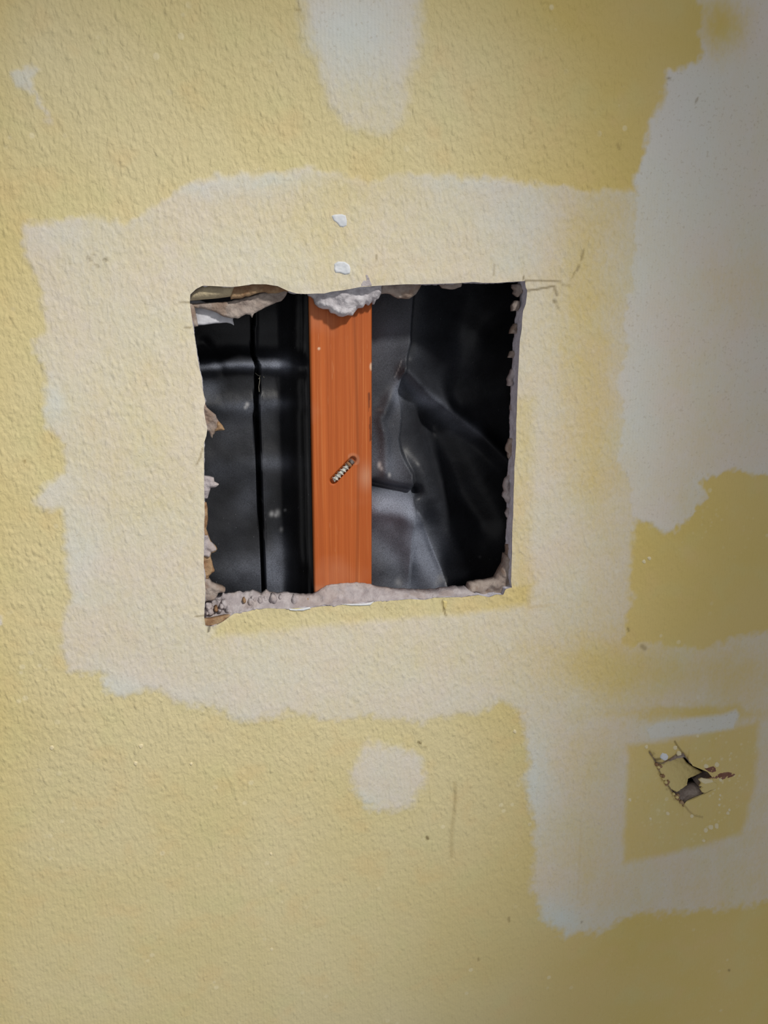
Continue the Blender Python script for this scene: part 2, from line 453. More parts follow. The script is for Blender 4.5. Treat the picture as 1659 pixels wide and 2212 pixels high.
smooth_a = np.maximum.reduce([.75 * sstep(1080, 1500, U) , .85 * sstep(0, 40, sdU), .6 * sstep(0, 30, sdT) * sstep(260, 60, V_), .55 * sstep(1300, 2100, V_) ])
filler = np.clip(filler, 0, 1); white = np.clip(white, 0, 1)
dirt_and_cracks = np.zeros_like(wx); ddark = np.zeros_like(wx)
def stroke(pts, w, a, dark=.6):  # dirt specks and scratches, plus cracks whose dark gaps are painted into the colour
    d, _, _ = nearest(np.array(pts, float), U, V_, closed=False)
    m = sstep(w, w * .25, d) * a
    k = m > dirt_and_cracks
    dirt_and_cracks[k] = m[k]; ddark[k] = dark
    return
for s_ in [([(1136,607),(1165,606),(1212,609)], 3, .65, .5), ([(1140,628),(1165,624),(1198,618)], 3.4, .75, .5), ([(1130,596),(1134,610)], 3, .7, .7),
   ([(1260,540),(1256,562)], 4, .5, .4), ([(1250,575),(1246,585)], 5, .5, .5), ([(1240,588),(1237,600)], 3, .4, .4),
   ([(1198,624),(1203,636)], 6, .5, .3), ([(1197,650),(1198,652)], 7, .6, .5), ([(1203,660),(1206,664)], 5, .4, .3), ([(1215,616),(1232,617)], 4, .3, .2),
   ([(982,1692),(984,1720),(982,1750),(976,1790),(975,1850)], 7, .26, .0), ([(984,1700),(982,1745)], 5, .4, .2),
   ([(904,1603),(908,1606)], 4.5, .85, .55), ([(918,1613),(920,1614)], 4, .5, .3), ([(922,1808),(924,1811)], 5, .85, .5), ([(52,996),(53,997)], 4.5, .8, .1),
   ([(190,556),(196,562)], 5, .45, .6), ([(226,560),(231,562)], 5, .5, .6), ([(206,572),(214,576)], 5, .4, .5), ([(200,548),(205,552)], 4, .35, .5),
   ([(437,968),(434,985),(425,1003)], 3.4, .55, .2), ([(388,651),(411,652)], 3, .6, .4), ([(398,706),(411,707)], 3, .6, .4), ([(423,1331),(443,1330)], 3, .6, .4),
   ([(956,1298),(958,1315),(963,1328)], 3.2, .75, .4), ([(833,1312),(838,1318)], 3, .5, .4), ([(452,1352),(451,1364)], 3.5, .85, .9),
   ([(812,550),(812,562)], 2.6, .5, .6), ([(1068,572),(1066,592)], 4, .35, .3), ([(1387,1396),(1392,1400)], 8, .5, .3), ([(1356,1357),(1358,1362)], 4, .6, .5),
   ([(1443,168),(1446,171)], 4, .6, .5), ([(1506,212),(1502,222)], 3.5, .5, .4), ([(1334,312),(1338,322)], 5, .45, .2),
   ([(1457,1601),(1462,1610),(1470,1620),(1478,1630)], 3.2, .7, .3), ([(1477,1738),(1488,1752),(1498,1761),(1517,1765)], 3, .5, .15),
   ([(1519,1713),(1532,1706),(1542,1701)], 4, .75, .35), ([(1482,1729),(1500,1722),(1520,1712)], 3.4, .6, .5), ([(1404,1624),(1410,1633)], 3.5, .6, .4),
   ([(1417,1643),(1426,1640)], 5, .7, .5), ([(1257,1990),(1256,1993)], 3, .5, .4), ([(641,20),(648,24)], 5, .5, .2), ([(25,1330),(26,1331)], 3, .2, .2),
   ([(1099,1982),(1100,1990)], 4, .5, .3), ([(1033,2070),(1034,2074)], 3.5, .5, .4), ([(1575,2096),(1576,2097)], 4, .6, .5)]:
    stroke(*s_)
for q in range(70):      # small knocks on the broken edge of the lower right dent
    t = rng.random(); i = int(t * 6)
    a = np.array(DENT[i], float); b = np.array(DENT[i + 1], float)
    c = a + (b - a) * rng.random() + rng.normal(0, 3.0, 2)
    stroke([c, c + 1.5], 2.2 + 1.5 * rng.random(), .3, .25)
bare = sstep(850, 1350, U + 140 * fbm(wx, wz, 5, 3, 90)) * .95 + .45 * sstep(120, -80, U) + .3 * sstep(150, -50, V_)  # yellow more saturated to the right and at the left and top borders
bare = np.clip(bare + .15 * fbm(wx, wz, 12, 3, 91), 0, 1)
fleck = .10 * sstep(1200, 1700, V_) + .8 * np.exp(-((U - 1570) / 60) ** 2 - ((V_ - 1640) / 60) ** 2) + .45 * np.exp(-((U - 1500) / 120) ** 2 - ((V_ - 1740) / 100) ** 2) + .35 * np.exp(-((U - 1540) / 80) ** 2 - ((V_ - 1150) / 60) ** 2) + .3 * np.exp(-((U - 1100) / 60) ** 2 - ((V_ - 1800) / 150) ** 2) + .3 * np.exp(-((U - 290) / 140) ** 2 - ((V_ - 1600) / 60) ** 2)
tan = np.zeros_like(wx)
d, _, _ = nearest(np.array([(1256,1755),(1252,1850),(1247,1940)], float), U, V_, closed=False)
tan = np.maximum(tan, .25 * sstep(4, 1, d))
d, _, _ = nearest(np.array([(1141,1270),(1143,1312),(1200,1305)], float), U, V_, closed=False)
tan = np.maximum(tan, .35 * sstep(5, 1, d))
# the paint film itself: broad trowel waves, the filler lies a hair proud of it
yy = -.00045 * filler + .0006 * fbm(wx, wz, 18, 3, 60) * np.clip(vis, 0, 1)
yy = yy * vis
dd, _, _ = nearest(HOLE_W, wx, wz); yy = yy * sstep(0, .004, dd)
yy += -.0006 * np.exp(-dd / .0015) * fbm(wx, wz, 120, 2, 3)
dn, _, _ = nearest(DENT_W, wx, wz)
yy += .0016 * np.exp(-(dn / .0035)) * (wx < DENT_W[7, 0])
n0 = len(wx)
depth = [(.0004, .00012), (.003, .0006), (.0075, .0009), (T, .0011)]
V = [np.stack([wx, yy, wz], -1)]
rim = wbe[(nearest(HOLE_W, wx[wbe[:, 0]], wz[wbe[:, 0]])[0] < .003) | (nearest(DENT_W, wx[wbe[:, 0]], wz[wbe[:, 0]])[0] < .003)]
rv = np.unique(rim); mp = {int(v): i for i, v in enumerate(rv)}
wall = mk('wall_back', V[0], wq, M_WALL, None, True,
          {'filler': filler, 'white': white, 'smooth_area': smooth_a, 'dirt_and_cracks': dirt_and_cracks, 'mark_dark': ddark, 'tan': tan, 'deep_yellow': bare, 'fleck': fleck})
tag(wall, 'textured yellow wall with pale filler patches around a sawn square opening', 'wall', kind='structure')

# broken rim of the board: the gypsum core seen in the cut, running round the opening and the dent
def core(name, poly, seed, yb=T, mat=None):
    pts = []
    n = len(poly)
    for i in range(n):
        a = poly[i]; b = poly[(i + 1) % n]
        m = max(1, int(np.linalg.norm(b - a) / .0009))
        for k in range(m): pts.append(a + (b - a) * k / m)
    pts = np.array(pts); n = len(pts)
    c = pts.mean(0)
    nr = np.roll(pts, -1, 0) - np.roll(pts, 1, 0)
    nr = np.stack([nr[:, 1], -nr[:, 0]], -1); nr /= np.linalg.norm(nr, axis=1)[:, None] + 1e-9
    sgn = np.sign(np.sum(nr * (c - pts), 1).sum()); nr *= sgn       # towards the opening
    s = np.arange(n) * .0009
    rings = []
    for k, y in enumerate([0.00005, .0006, .002, .004, .0065, .009, .011, yb]):
        amp = 0 if k == 0 else (.0003 if k == 1 else .0010)
        off = amp * (fbm(s, np.full(n, y * 3), 220, 4, seed) * 1.2 - .25)
        p = pts + nr * off[:, None]
        rings.append(np.stack([p[:, 0], np.full(n, y), p[:, 1]], -1))
    out = pts - nr * .02
    rings.append(np.stack([out[:, 0], np.full(n, yb), out[:, 1]], -1))
    V = np.concatenate(rings); F_ = []
    for k in range(len(rings) - 1):
        i = np.arange(n); j = (i + 1) % n
        F_.append(np.stack([k * n + i, k * n + j, (k + 1) * n + j, (k + 1) * n + i], -1))
    return mk(name, V, np.concatenate(F_), mat or M_CORE, wall)
core('gypsum_core', HOLE_W, 3)
core('gypsum_core', DENT_W, 8, mat=M_GYPD)['label'] = 'broken grey core showing in the small cracked dent'
# back paper of the board
bp = [(-1.7, 0), (1.7, 0), (1.7, 2.5), (-1.7, 2.5)]
xb = np.unique(np.concatenate([[-1.7, -1, 1, 1.7], np.arange(HOLE_W[:, 0].min() - .03, DENT_W[:, 0].max() + .03, .004)]))
zb = np.unique(np.concatenate([[0, .6, 2.0, 2.5], np.arange(DENT_W[:, 1].min() - .03, HOLE_W[:, 1].max() + .03, .004)]))
bx, bz, bq, _ = grid_mesh(xb, zb, lambda a, b: ~((sdist(HOLE_W, a, b) > -.006) | (sdist(DENT_W, a, b) > -.006)), [])
mk('backing_paper', np.stack([bx, np.full_like(bx, T + .0002), bz], -1), bq[:, ::-1], M_GYPB, wall)

def part(name, px, y0, y1, mat, label=None, yref=None, **k):
    o = slab(name, px, yref if yref is not None else (y0 if not callable(y0) else .006), y0, y1, mat, wall, **k)
    if label: o['label'] = label
    return o
def ramp(poly_px, ya, yb, length):
    """depth grows with the distance from the front rim"""
    pl = P(poly_px)
    def f(x, z):
        d, _, _ = nearest(pl, x, z, closed=False)
        return ya + (yb - ya) * np.clip(d / length, 0, 1) ** .8
    return f

# torn remains along the top edge
part('torn_lip', [(409,650),(409,634),(424,618),(440,612),(500,612),(512,616),(508,628),(500,640),(470,644),(411,649)], .0040, .0085, M_LIP, 'rolled painted lip along the top left edge', rough=.0003, rnd=.003, h=.0006)
part('torn_paper', [(498,625),(505,612),(545,608),(592,606),(612,612),(624,630),(606,631),(588,633),(566,631),(545,638),(515,645),(498,647)], .005, .0075, M_GYPB, 'brown torn paper under the top left edge', jag=.001, h=.0006, rough=.0008)
part('broken_board_flap', [(411,656),(440,654),(500,650),(530,642),(560,634),(600,622),(624,622),(619,637),(608,651),(597,653),(584,660),(565,669),(548,678),(545,687),(541,680),(532,679),(515,688),(500,688),(484,684),(463,673),(440,667),(411,664)],
     .0095, .0125, M_GYPD, 'taupe flap of broken board hanging inside the top left corner', h=.0006, rough=.0010, rnd=.001, jag=.0006)
part('gypsum_crumb', [(406,655),(414,655),(420,664),(424,682),(428,705),(418,706),(406,690)], .008, .0125, M_GYPD, h=.0006)

# plaster clumps over the stud
part('plaster_clump', [(655,618),(700,610),(760,606),(815,604),(826,612),(824,634),(818,645),(813,648),(810,658),(806,650),(799,659),(792,655),(785,664),(777,666),(768,673),(763,682),(752,680),(741,685),(734,683),(727,678),(716,676),(712,667),(700,668),(690,664),(683,656),(680,645),(668,638)],
     lambda x, z: .0030 + .006 * sstep(.0, .012, un(740, 628)[1] - z) * 0 + .0022 * (fbm(x, z, 110, 2, 77) + .6), T - .0003, M_GYPW, 'pale plaster clump over the top of the orange stud', yref=.005, h=.00055, rough=.0022, nsc=260, rnd=.003, jag=.0012, seed=12)
part('plaster_clump', [(818,608),(915,606),(908,624),(902,634),(892,642),(879,645),(864,645),(855,640),(848,636),(835,634),(820,634)], .0065, T - .0003, M_GYPD, 'brownish clump right of the stud under the top edge', h=.0006, rough=.0016, nsc=300, rnd=.0025, jag=.001, seed=15)
part('gypsum_crumb', [(945,606),(1004,606),(998,620),(975,625),(958,622)], .007, .011, M_GYPD, h=.0006, jag=.001)
part('torn_paper', [(777,621),(783,607),(787,604),(790,606),(789,594),(793,591),(799,601),(804,618),(790,620)], -.00035, .0006, M_GYP, 'small triangle of bare board at the top edge', yref=0, h=.0004, rough=.0002, rnd=.0004)
# left edge
part('torn_paper', [(430,866),(443,872),(447,881),(456,889),(466,897),(469,905),(473,912),(480,920),(485,929),(476,930),(468,930),(463,938),(460,941),(459,949),(455,943),(451,932),(430,930)], .004, .0085, M_GYPD, 'ragged torn flap poking from the left edge', h=.0005, rough=.0018, nsc=260, jag=.0005)
part('torn_paper', [(468,912),(473,911),(481,920),(486,930),(472,931),(464,932)], .0035, .006, M_GYPB, 'brown tip of the torn flap', h=.0004, rough=.0008)
part('gypsum_crumb', [(430,1028),(452,1031),(462,1034),(463,1043),(473,1048),(466,1054),(455,1055),(452,1066),(448,1078),(430,1080)], .004, .009, M_GYP, h=.0005, rough=.0018, nsc=300, jag=.0006)
part('torn_paper', [(430,1080),(446,1088),(448,1100),(449,1115),(447,1135),(445,1145),(451,1160),(455,1172),(466,1183),(469,1188),(466,1193),(457,1196),(455,1204),(458,1216),(464,1235),(452,1245),(450,1252),(430,1256)], .005, .0095, M_GYPB, 'brown and grey torn paper low on the left edge', h=.0006, rough=.0018, nsc=260, jag=.0006)
part('gypsum_crumb', [(430,1150),(449,1158),(454,1172),(466,1184),(468,1190),(456,1195),(452,1205),(430,1200)], .0036, .009, M_GYP, h=.0006, rough=.0015, nsc=300)
part('gypsum_crumb', [(430,1250),(452,1254),(458,1263),(470,1267),(480,1270),(487,1275),(485,1283),(472,1283),(464,1296),(430,1306)], .004, .0100, M_GYPD, h=.0006, rough=.0018, nsc=260, jag=.0008)
# crumbled ledge along the bottom edge
BOT = HOLE[51:82]
LEDGE_TOP = [(441,1300),(460,1299),(477,1297),(481,1290),(487,1294),(500,1292),(520,1288),(525,1291),(547,1285),(556,1288),(566,1293),(577,1284),(585,1290),(601,1292),(624,1290),(651,1294),
 (678,1294),(697,1283),(709,1276),(720,1273),(748,1271),(776,1268),(806,1272),(827,1278),(863,1282),(905,1284),(944,1283),(971,1279),(987,1276),(1004,1277),(1012,1276)]
LEDGE = LEDGE_TOP + [(1030,1284),(1058,1296),(976,1297),(917,1303),(814,1306),(754,1312),(700,1316),(622,1322),(560,1322),(510,1332),(490,1346),(460,1360),(441,1360)]
part('crumbled_plaster_ledge', LEDGE, ramp(HOLE[54:81], .0004, .0105, .0085), T + .001, M_GYP, 'pale crumbled plaster along the bottom edge of the opening', yref=.003, h=.0006, rough=.0026, nsc=170, rnd=.0012, jag=.0006, seed=22)
for i in range(46):      # loose crumbs and rolls of paper on the ledge
    t = rng.random() ** 1.5
    u = 448 + t * 240; v = np.interp(u, [448, 520, 560, 690], [1322, 1306, 1302, 1304]) + rng.normal(0, 6)
    r1 = 2.5 + 5 * rng.random(); a0 = rng.random() * 3
    pl = [(u + r1 * (1 + .7 * rng.random()) * math.cos(a) * .8, v + r1 * (1 + .7 * rng.random()) * math.sin(a)) for a in np.arange(a0, a0 + 6.28, .9)]
    part('gypsum_crumb', pl, .0022 + .004 * rng.random(), .010, M_GYP if rng.random() < .85 else M_GYPB, h=.0004, rough=.0009, nsc=600, rnd=.0014, yref=.004)
part('torn_paper', [(441,1338),(455,1337),(483,1331),(498,1328),(492,1336),(480,1344),(463,1351),(447,1352),(436,1349)], .0004, .004, M_GYPB, 'brown paper bared at the bottom left corner', yref=.001, h=.0004, rough=.0005, rnd=.0006)
part('gypsum_crumb', [(1016,1264),(1035,1260),(1050,1259),(1074,1253),(1082,1237),(1091,1221),(1094,1200),(1108,1200),(1110,1275),(1090,1288),(1056,1294),(1030,1284),(1010,1280)], .0045, T + .001, M_GYPD, 'grey brown plaster lump in the bottom right corner', yref=.006, h=.0006, rough=.003, nsc=170, rnd=.003, jag=.0006)
part('paper_curl', [(622,1314),(640,1316),(668,1311),(672,1314),(655,1319),(640,1319),(626,1318)], -.0009, .0003, M_WHITE, 'thin white curl of paper on the bottom edge', yref=0, h=.0003, rough=.0002, rnd=.0006)
part('paper_curl', [(735,1305),(760,1304),(790,1303),(808,1299),(800,1307),(785,1308),(760,1308)], -.0009, .0003, M_WHITE, 'thin white curl of paper on the bottom edge', yref=0, h=.0003, rough=.0002, rnd=.0006)
part('paper_curl', [(957,1297),(966,1300),(964,1310),(961,1318),(957,1310)], -.0008, .0004, M_PAINT, yref=0, h=.0003, rough=.0002, rnd=.0006)
# right edge crumbs
for pl in ([(1109,614),(1122,612),(1132,618),(1128,632),(1120,642),(1111,634)], [(1104,721),(1107,706),(1113,699),(1120,700),(1118,722)], [(1099,773),(1105,760),(1113,757),(1116,775)],
           [(1099,834),(1101,812),(1110,795),(1114,800),(1112,822),(1106,833)], [(1105,885),(1110,852),(1115,852),(1114,895),(1108,893)], [(1096,962),(1102,950),(1110,944),(1110,985),(1100,992)],
           [(1090,1052),(1094,1036),(1100,1022),(1108,1018),(1107,1052),(1104,1085),(1097,1087),(1088,1074),(1091,1062)], [(1094,1110),(1100,1098),(1106,1096),(1106,1120),(1098,1120)],
           [(1094,1180),(1100,1172),(1106,1172),(1104,1204),(1092,1206)], [(1107,660),(1114,650),(1124,650),(1120,672),(1108,672)]):
    part('gypsum_crumb', pl, .0075, T, M_GYPD if rng.random() < .6 else M_GYP, yref=.009, h=.0005, rough=.0022, nsc=300, jag=.0016)

# small dabs of filler on the face
part('filler_dab', [(715,466),(722,463),(738,462),(747,465),(750,478),(749,488),(741,492),(733,490),(728,483),(720,477)], -.0007, .0004, M_WHITE, 'upper white dab of filler above the opening', yref=0, h=.0004, rough=.0002, rnd=.0007)
part('filler_dab', [(721,570),(730,564),(745,565),(755,572),(758,582),(756,592),(745,594),(733,590),(724,590),(721,583)], -.0009, .0004, M_WHITE, 'lower white dab of filler above the opening', yref=0, h=.0004, rough=.0003, rnd=.0009)
for (u, v, r1) in [(1434,1634,9),(1458,1614,6),(1467,1627,6),(1525,1655,6),(1548,1651,6),(1556,1684,5),(1506,1589,5),(1524,1793,6),(1535,1786,6),(1548,1784,6),(1555,1717,4),(1554,1726,4),(1553,1738,4),(1572,1756,5),(1575,1749,4),(1520,1816,4),
                   (1396,1613,5),(1402,1206,5),(1391,1213,5),(1494,1763,5),(1360,1727,5),(1186,1497,5),(1178,1494,4),(1442,1757,5),(1405,1768,4),(304,1612,6),(293,1649,6),(413,1650,4),(112,1615,6),(585,1844,4),(587,2050,5),(1112,1580,5)]:
    pl = [(u + r1 * (.75 + .4 * rng.random()) * math.cos(a), v + r1 * (.8 + .4 * rng.random()) * math.sin(a)) for a in np.arange(0, 6.28, .7)]
    part('filler_dab', pl, -.0006, .0004, M_WHITE if (u, v) == (1434, 1634) else M_DAB, yref=0, h=.0003, rough=.0002, rnd=.0008)

# the cracked dent in the lower right
dentL = [DENT[i] for i in range(0, 8)]
part('pushed_in_flap', [(1412,1640),(1434,1652),(1450,1644),(1464,1640),(1480,1639),(1492,1655),(1508,1666),(1526,1676),(1506,1684),(1495,1690),(1490,1702),(1477,1707),(1462,1712),(1446,1703),(1434,1686),(1423,1665)],
     ramp(dentL, .0004, .0062, .016), .0095, M_PAINT, 'yellow flap pushed into the wall', yref=.002, h=.0005, rough=.0007, rnd=.0008)
part('gypsum_crumb', [(1460,1718),(1472,1715),(1484,1711),(1496,1704),(1508,1700),(1522,1704),(1524,1714),(1500,1726),(1482,1737),(1474,1734)], ramp([(1470,1738),(1500,1724),(1524,1713)], .001, .008, .006), .011, M_GYPD, yref=.003, h=.0005, rough=.0030, nsc=260, jag=.0008)
part('torn_paper', [(1508,1683),(1514,1679),(1524,1681),(1537,1682),(1540,1688),(1530,1690),(1521,1692),(1514,1689)], -.0014, -.0002, M_DAB, 'pale torn sliver of paper at the dent', yref=0, h=.0003, rough=.0004, rnd=.0006)
part('gypsum_crumb', [(1440,1646),(1452,1634),(1466,1626),(1484,1626),(1490,1640),(1478,1638),(1462,1641),(1450,1646)], .002, .008, M_GYPD, yref=.002, h=.0004, rough=.0012, nsc=400)
part('torn_paper', [(1508,1683),(1514,1680),(1527,1682),(1538,1680),(1541,1687),(1548,1692),(1546,1701),(1535,1706),(1522,1712),(1516,1711),(1511,1703),(1517,1699),(1510,1697),(1514,1691)], -.0011, .0004, M_PAINT, 'raised torn edge of paint beside the dent', yref=0, h=.0003, rough=.0004, rnd=.0006)
part('torn_paper', [(1530,1681),(1545,1675),(1556,1669),(1572,1667),(1584,1669),(1590,1672),(1583,1677),(1572,1681),(1560,1684),(1545,1682)], -.00035, .0006, M_RED, 'red brown paper bared right of the dent', yref=0, h=.0003, rough=.0003, rnd=.0004)
part('torn_paper', [(1517,1659),(1528,1658),(1541,1654),(1546,1659),(1547,1666),(1538,1669),(1530,1667)], -.00035, .0006, M_RED, 'red brown paper bared above the dent', yref=0, h=.0003, rough=.0003, rnd=.0004)
for q in range(26):
    i = int(rng.integers(1, 7)); a = np.array(DENT[i], float); b = np.array(DENT[i + 1], float)
    u, v = a + (b - a) * rng.random() + rng.normal(0, 2, 2); r1 = 1.8 + 2.2 * rng.random()
    pl = [(u + r1 * math.cos(a_), v + r1 * math.sin(a_)) for a_ in np.arange(0, 6.28, 1.0)]
    part('gypsum_crumb', pl, -.0004, .0012, M_GYPB if rng.random() < .6 else M_PAINT, yref=0, h=.0003, rough=.0003, rnd=.0006)

# ------------------------------------------------------------------ behind the wall
# outer wall: sheathing with plates closing the cavity
def boxes(bs):
    V = []; Fq = []
    for (x0, y0, z0, x1, y1, z1) in bs:
        b = len(V)
        V += [(x0,y0,z0),(x1,y0,z0),(x1,y1,z0),(x0,y1,z0),(x0,y0,z1),(x1,y0,z1),(x1,y1,z1),(x0,y1,z1)]
        Fq += [[b+a for a in f] for f in ((0,3,2,1),(4,5,6,7),(0,1,5,4),(1,2,6,5),(2,3,7,6),(3,0,4,7))]
    return V, Fq
V, Fq = boxes([(-1.7, .112, 0, 1.7, .125, 2.5), (-1.7, T + .001, 0, 1.7, .112, .04), (-1.7, T + .001, 2.46, 1.7, .112, 2.5), (-1.7, T + .001, .04, -1.66, .112, 2.46), (1.66, T + .001, .04, 1.7, .112, 2.46)])
ow = mk('wall_outer', V, Fq, M_BACK, None, False)
tag(ow, 'dark sheathing and plates closing the wall cavity', 'wall', kind='structure')

# stud
sl = (un(668, 650, T)[0] + un(680, 1290, T)[0]) / 2; sr = (un(804, 650, T)[0] + un(804, 1290, T)[0]) / 2
print('stud width', sr - sl, 'verticality', un(668, 650, T)[0], un(680, 1290, T)[0], un(804, 650, T)[0], un(804, 1290, T)[0])
yS = T + .0005
zt, zb_ = HOLE_W[:, 1].max() + .01, HOLE_W[:, 1].min() - .01
xs = np.linspace(sl, sr, 86)
zs = np.unique(np.concatenate([[.045, 2.455], np.arange(zb_, zt, .0006)]))
x, z, q, be = grid_mesh(xs, zs, lambda a, b: a > -99, [])
su, sv = pr(x, z, yS)
sA, sB = np.array(un(720, 1038, yS)), np.array(un(762, 994, yS))
dS, _, _ = nearest([tuple(sA), tuple(sB)], x, z, closed=False)
ed = np.minimum(x - sl, sr - x)
y = yS + .0022 * sstep(.0027, .0014, dS) + .0012 * (1 - sstep(0, .0012, ed)) ** 2 + .00012 * fbm(x * 60, z, 12, 3, 4)
d1, _, _ = nearest(np.array([(797,850),(799,905),(801,965)], float), su, sv, closed=False)
d2, _, _ = nearest(np.array([(763,640),(768,760),(774,1010),(770,1280)], float), su, sv, closed=False)
dg = np.maximum(.75 * sstep(3.5, 1, d1) * (vnoise(su * .3, sv * .08, 3) > .45), .28 * sstep(5, 1, d2))
ck = np.maximum.reduce([.28 * np.exp(-((su - 790) / 14) ** 2 - ((sv - 1030) / 26) ** 2), .85 * sstep(5, 2, np.hypot(su - 802, (sv - 792) * .45)), .9 * sstep(4, 2, np.hypot(su - 689, sv - 753)),
                        .15 * sstep(8, 3, np.abs(dS * 3500 - 10)) * (su > 752) * (sv < 1004), .15 * np.exp(-((sv - 1272) / 7) ** 2)])
n = len(x); yb = T + .089
V = np.concatenate([np.stack([x, y, z], -1), np.stack([x, np.full_like(x, yb), z], -1)])
Fs = np.concatenate([q, q[:, ::-1] + n, np.stack([be[:, 1], be[:, 0], be[:, 0] + n, be[:, 1] + n], -1)])
stud = mk('wood_stud', V, Fs, M_WOOD, None, True, {'dark_grain': np.concatenate([dg, dg * 0]), 'chalk': np.concatenate([ck, ck * 0])})
tag(stud, 'upright orange brown wooden stud crossing the opening in the wall', 'wood stud')

# screw sunk in the stud
def lathe(name, prof, mat, parent, ax0, ax1, seg=20, twist=0, lead=0, amp=0):
    """prof: list of (t along axis in m, radius)"""
    d = (ax1 - ax0).normalized(); up = Vector((0, 1, 0)); s = d.cross(up).normalized(); u = s.cross(d)
    V = []; Fq = []
    for (t, r) in prof:
        for k in range(seg):
            a = 2 * math.pi * k / seg
            rr = r
            if lead: 
                ph = (t / lead + k / seg) % 1.0
                rr = r + amp * max(0, 1 - abs(ph - .5) * 4)
            V.append(ax0 + d * t + (s * math.cos(a) + u * math.sin(a)) * rr)
    m = len(prof)
    for i in range(m - 1):
        for k in range(seg):
            j = (k + 1) % seg
            Fq.append((i * seg + k, i * seg + j, (i + 1) * seg + j, (i + 1) * seg + k))
    Fq.append(tuple(range(seg))[::-1]); Fq.append(tuple((m - 1) * seg + k for k in range(seg)))
    return mk(name, [tuple(v) for v in V], Fq, mat, parent, True)
p0 = Vector((sA[0], yS - .0004, sA[1])); p1 = Vector((sB[0], yS - .0004, sB[1]))
L = (p1 - p0).length
scr = bpy.data.objects.new('screw', None); COL.objects.link(scr); scr.empty_display_size = .01
tag(scr, 'short dull grey threaded screw lodged aslant in the orange stud', 'screw')
prof = [(L * .74 * k / 150, .00125 if k > 6 else .0006 + .00007 * k) for k in range(151)]
lathe('threaded_shaft', prof, M_STEEL, scr, p0, p1, 28, lead=.00235, amp=.0010)
a = p0 + (p1 - p0) * .74
lathe('collar', [(0, .0012), (.0003, .0019), (.0012, .0021), (.0018, .0018), (.0021, .001)], M_GYPB, scr, a - Vector((0, .0003, 0)), p1, 20)['label'] = 'dusty beige collar'
b = p0 + (p1 - p0) * .86
lathe('screw_head', [(0, .0010), (.0004, .0017), (.0012, .0020), (.0019, .0019), (.0024, .0015), (.0026, .0007)], M_DARKST, scr, b, p1, 20)['label'] = 'darker worn head'

# --- membranes
def ridge(x, z, px, w, amp, yref=.06, asym=0.0):
    """soft fold running along a pixel polyline; negative amp comes towards the room"""
    pl = P(px, yref)
    d, qx, qz = nearest(pl, x, z, closed=False)
    return amp * np.exp(-(d / w) ** 2)

def fold_step(x, z, px, w, amp, yref=.06):
    """left side of the line stands forward, right side falls back sharply"""
    pl = P(px, yref)
    xl = np.interp(z, pl[::-1, 1], pl[::-1, 0]) if pl[0, 1] > pl[-1, 1] else np.interp(z, pl[:, 1], pl[:, 0])
    return amp * sstep(-w * .2, w, x - xl)

z0, z1 = HOLE_W[:, 1].min() - .06, HOLE_W[:, 1].max() + .06
hm = .0009
def sheet(name, x0, x1, yfn, label, seed, attrs_fn):
    xs = np.arange(x0, x1, hm); zs = np.arange(z0, z1, hm)
    xs[-1] = x1
    x, z, q, be = grid_mesh(xs, zs, lambda a, b: a > -99, [])
    y = yfn(x, z)
    u = np.zeros_like(x); v = np.zeros_like(x)
    p = np.stack([x - C0[0], y - C0[1], z - C0[2]], -1) @ RM
    u = W / 2 + F * p[:, 0] / -p[:, 2]; v = H / 2 - F * p[:, 1] / -p[:, 2]
    n = len(x)
    yb = y + .0006
    V = np.concatenate([np.stack([x, y, z], -1), np.stack([x, yb, z], -1)])
    Fs = np.concatenate([q, q[:, ::-1] + n, np.stack([be[:, 1], be[:, 0], be[:, 0] + n, be[:, 1] + n], -1)])
    at = attrs_fn(x, z, u, v)
    o = mk(name, V, Fs, M_MEM, None, True, {k: np.concatenate([a_, a_]) for k, a_ in at.items()})
    return tag(o, label, 'plastic membrane', 'black plastic membranes behind the opening')

SEAM = [(545,600),(547,700),(546,765),(556,790),(556,820),(554,900),(559,1000),(562,1090),(567,1180),(572,1300),(573,1340)]
def left_y(x, z):
    y = .052 + .0016 * fbm(x, z, 22, 4, 2)
    # pinch along a level crease, facing up to the lamp below it
    for px, w, a in (([(400,800),(520,785),(610,790),(680,792)], .0055, -.0085), ([(400,745),(520,740),(660,745)], .008, .0035), ([(380,870),(480,880),(560,868),(680,866)], .006, -.0028),
                     ([(440,740),(470,775),(480,800)], .003, .0022), ([(450,1250),(560,1235),(640,1190)], .012, -.003), ([(420,1000),(560,1010),(650,1005)], .012, -.0022), ([(600,1330),(625,1150),(622,900)], .006, -.0020)):
        y += ridge(x, z, px, w, a, .05)
    pl = P(SEAM, .052)
    d, _, _ = nearest(pl, x, z, closed=False)
    xl = np.interp(-z, -pl[:, 1], pl[:, 0])
    wv_ = np.interp(-z, -pl[:, 1], [.0003,.0004,.0007,.0011,.0012,.0014,.0014,.0011,.0009,.0008,.0008])
    g = sstep(wv_ + .0007, wv_, np.abs(x - xl))
    y += .030 * g
    y -= .0025 * sstep(.004, 0, x - xl) * (x > xl) 
    # the sheet curls forward; an added black flange hides the stud's side
    y -= .015 * sstep(sl - .017, sl - .004, x)
    y -= .055 * sstep(sl - .0015, sl - .0006, x)
    y = np.maximum(y, T + .004)
    return y
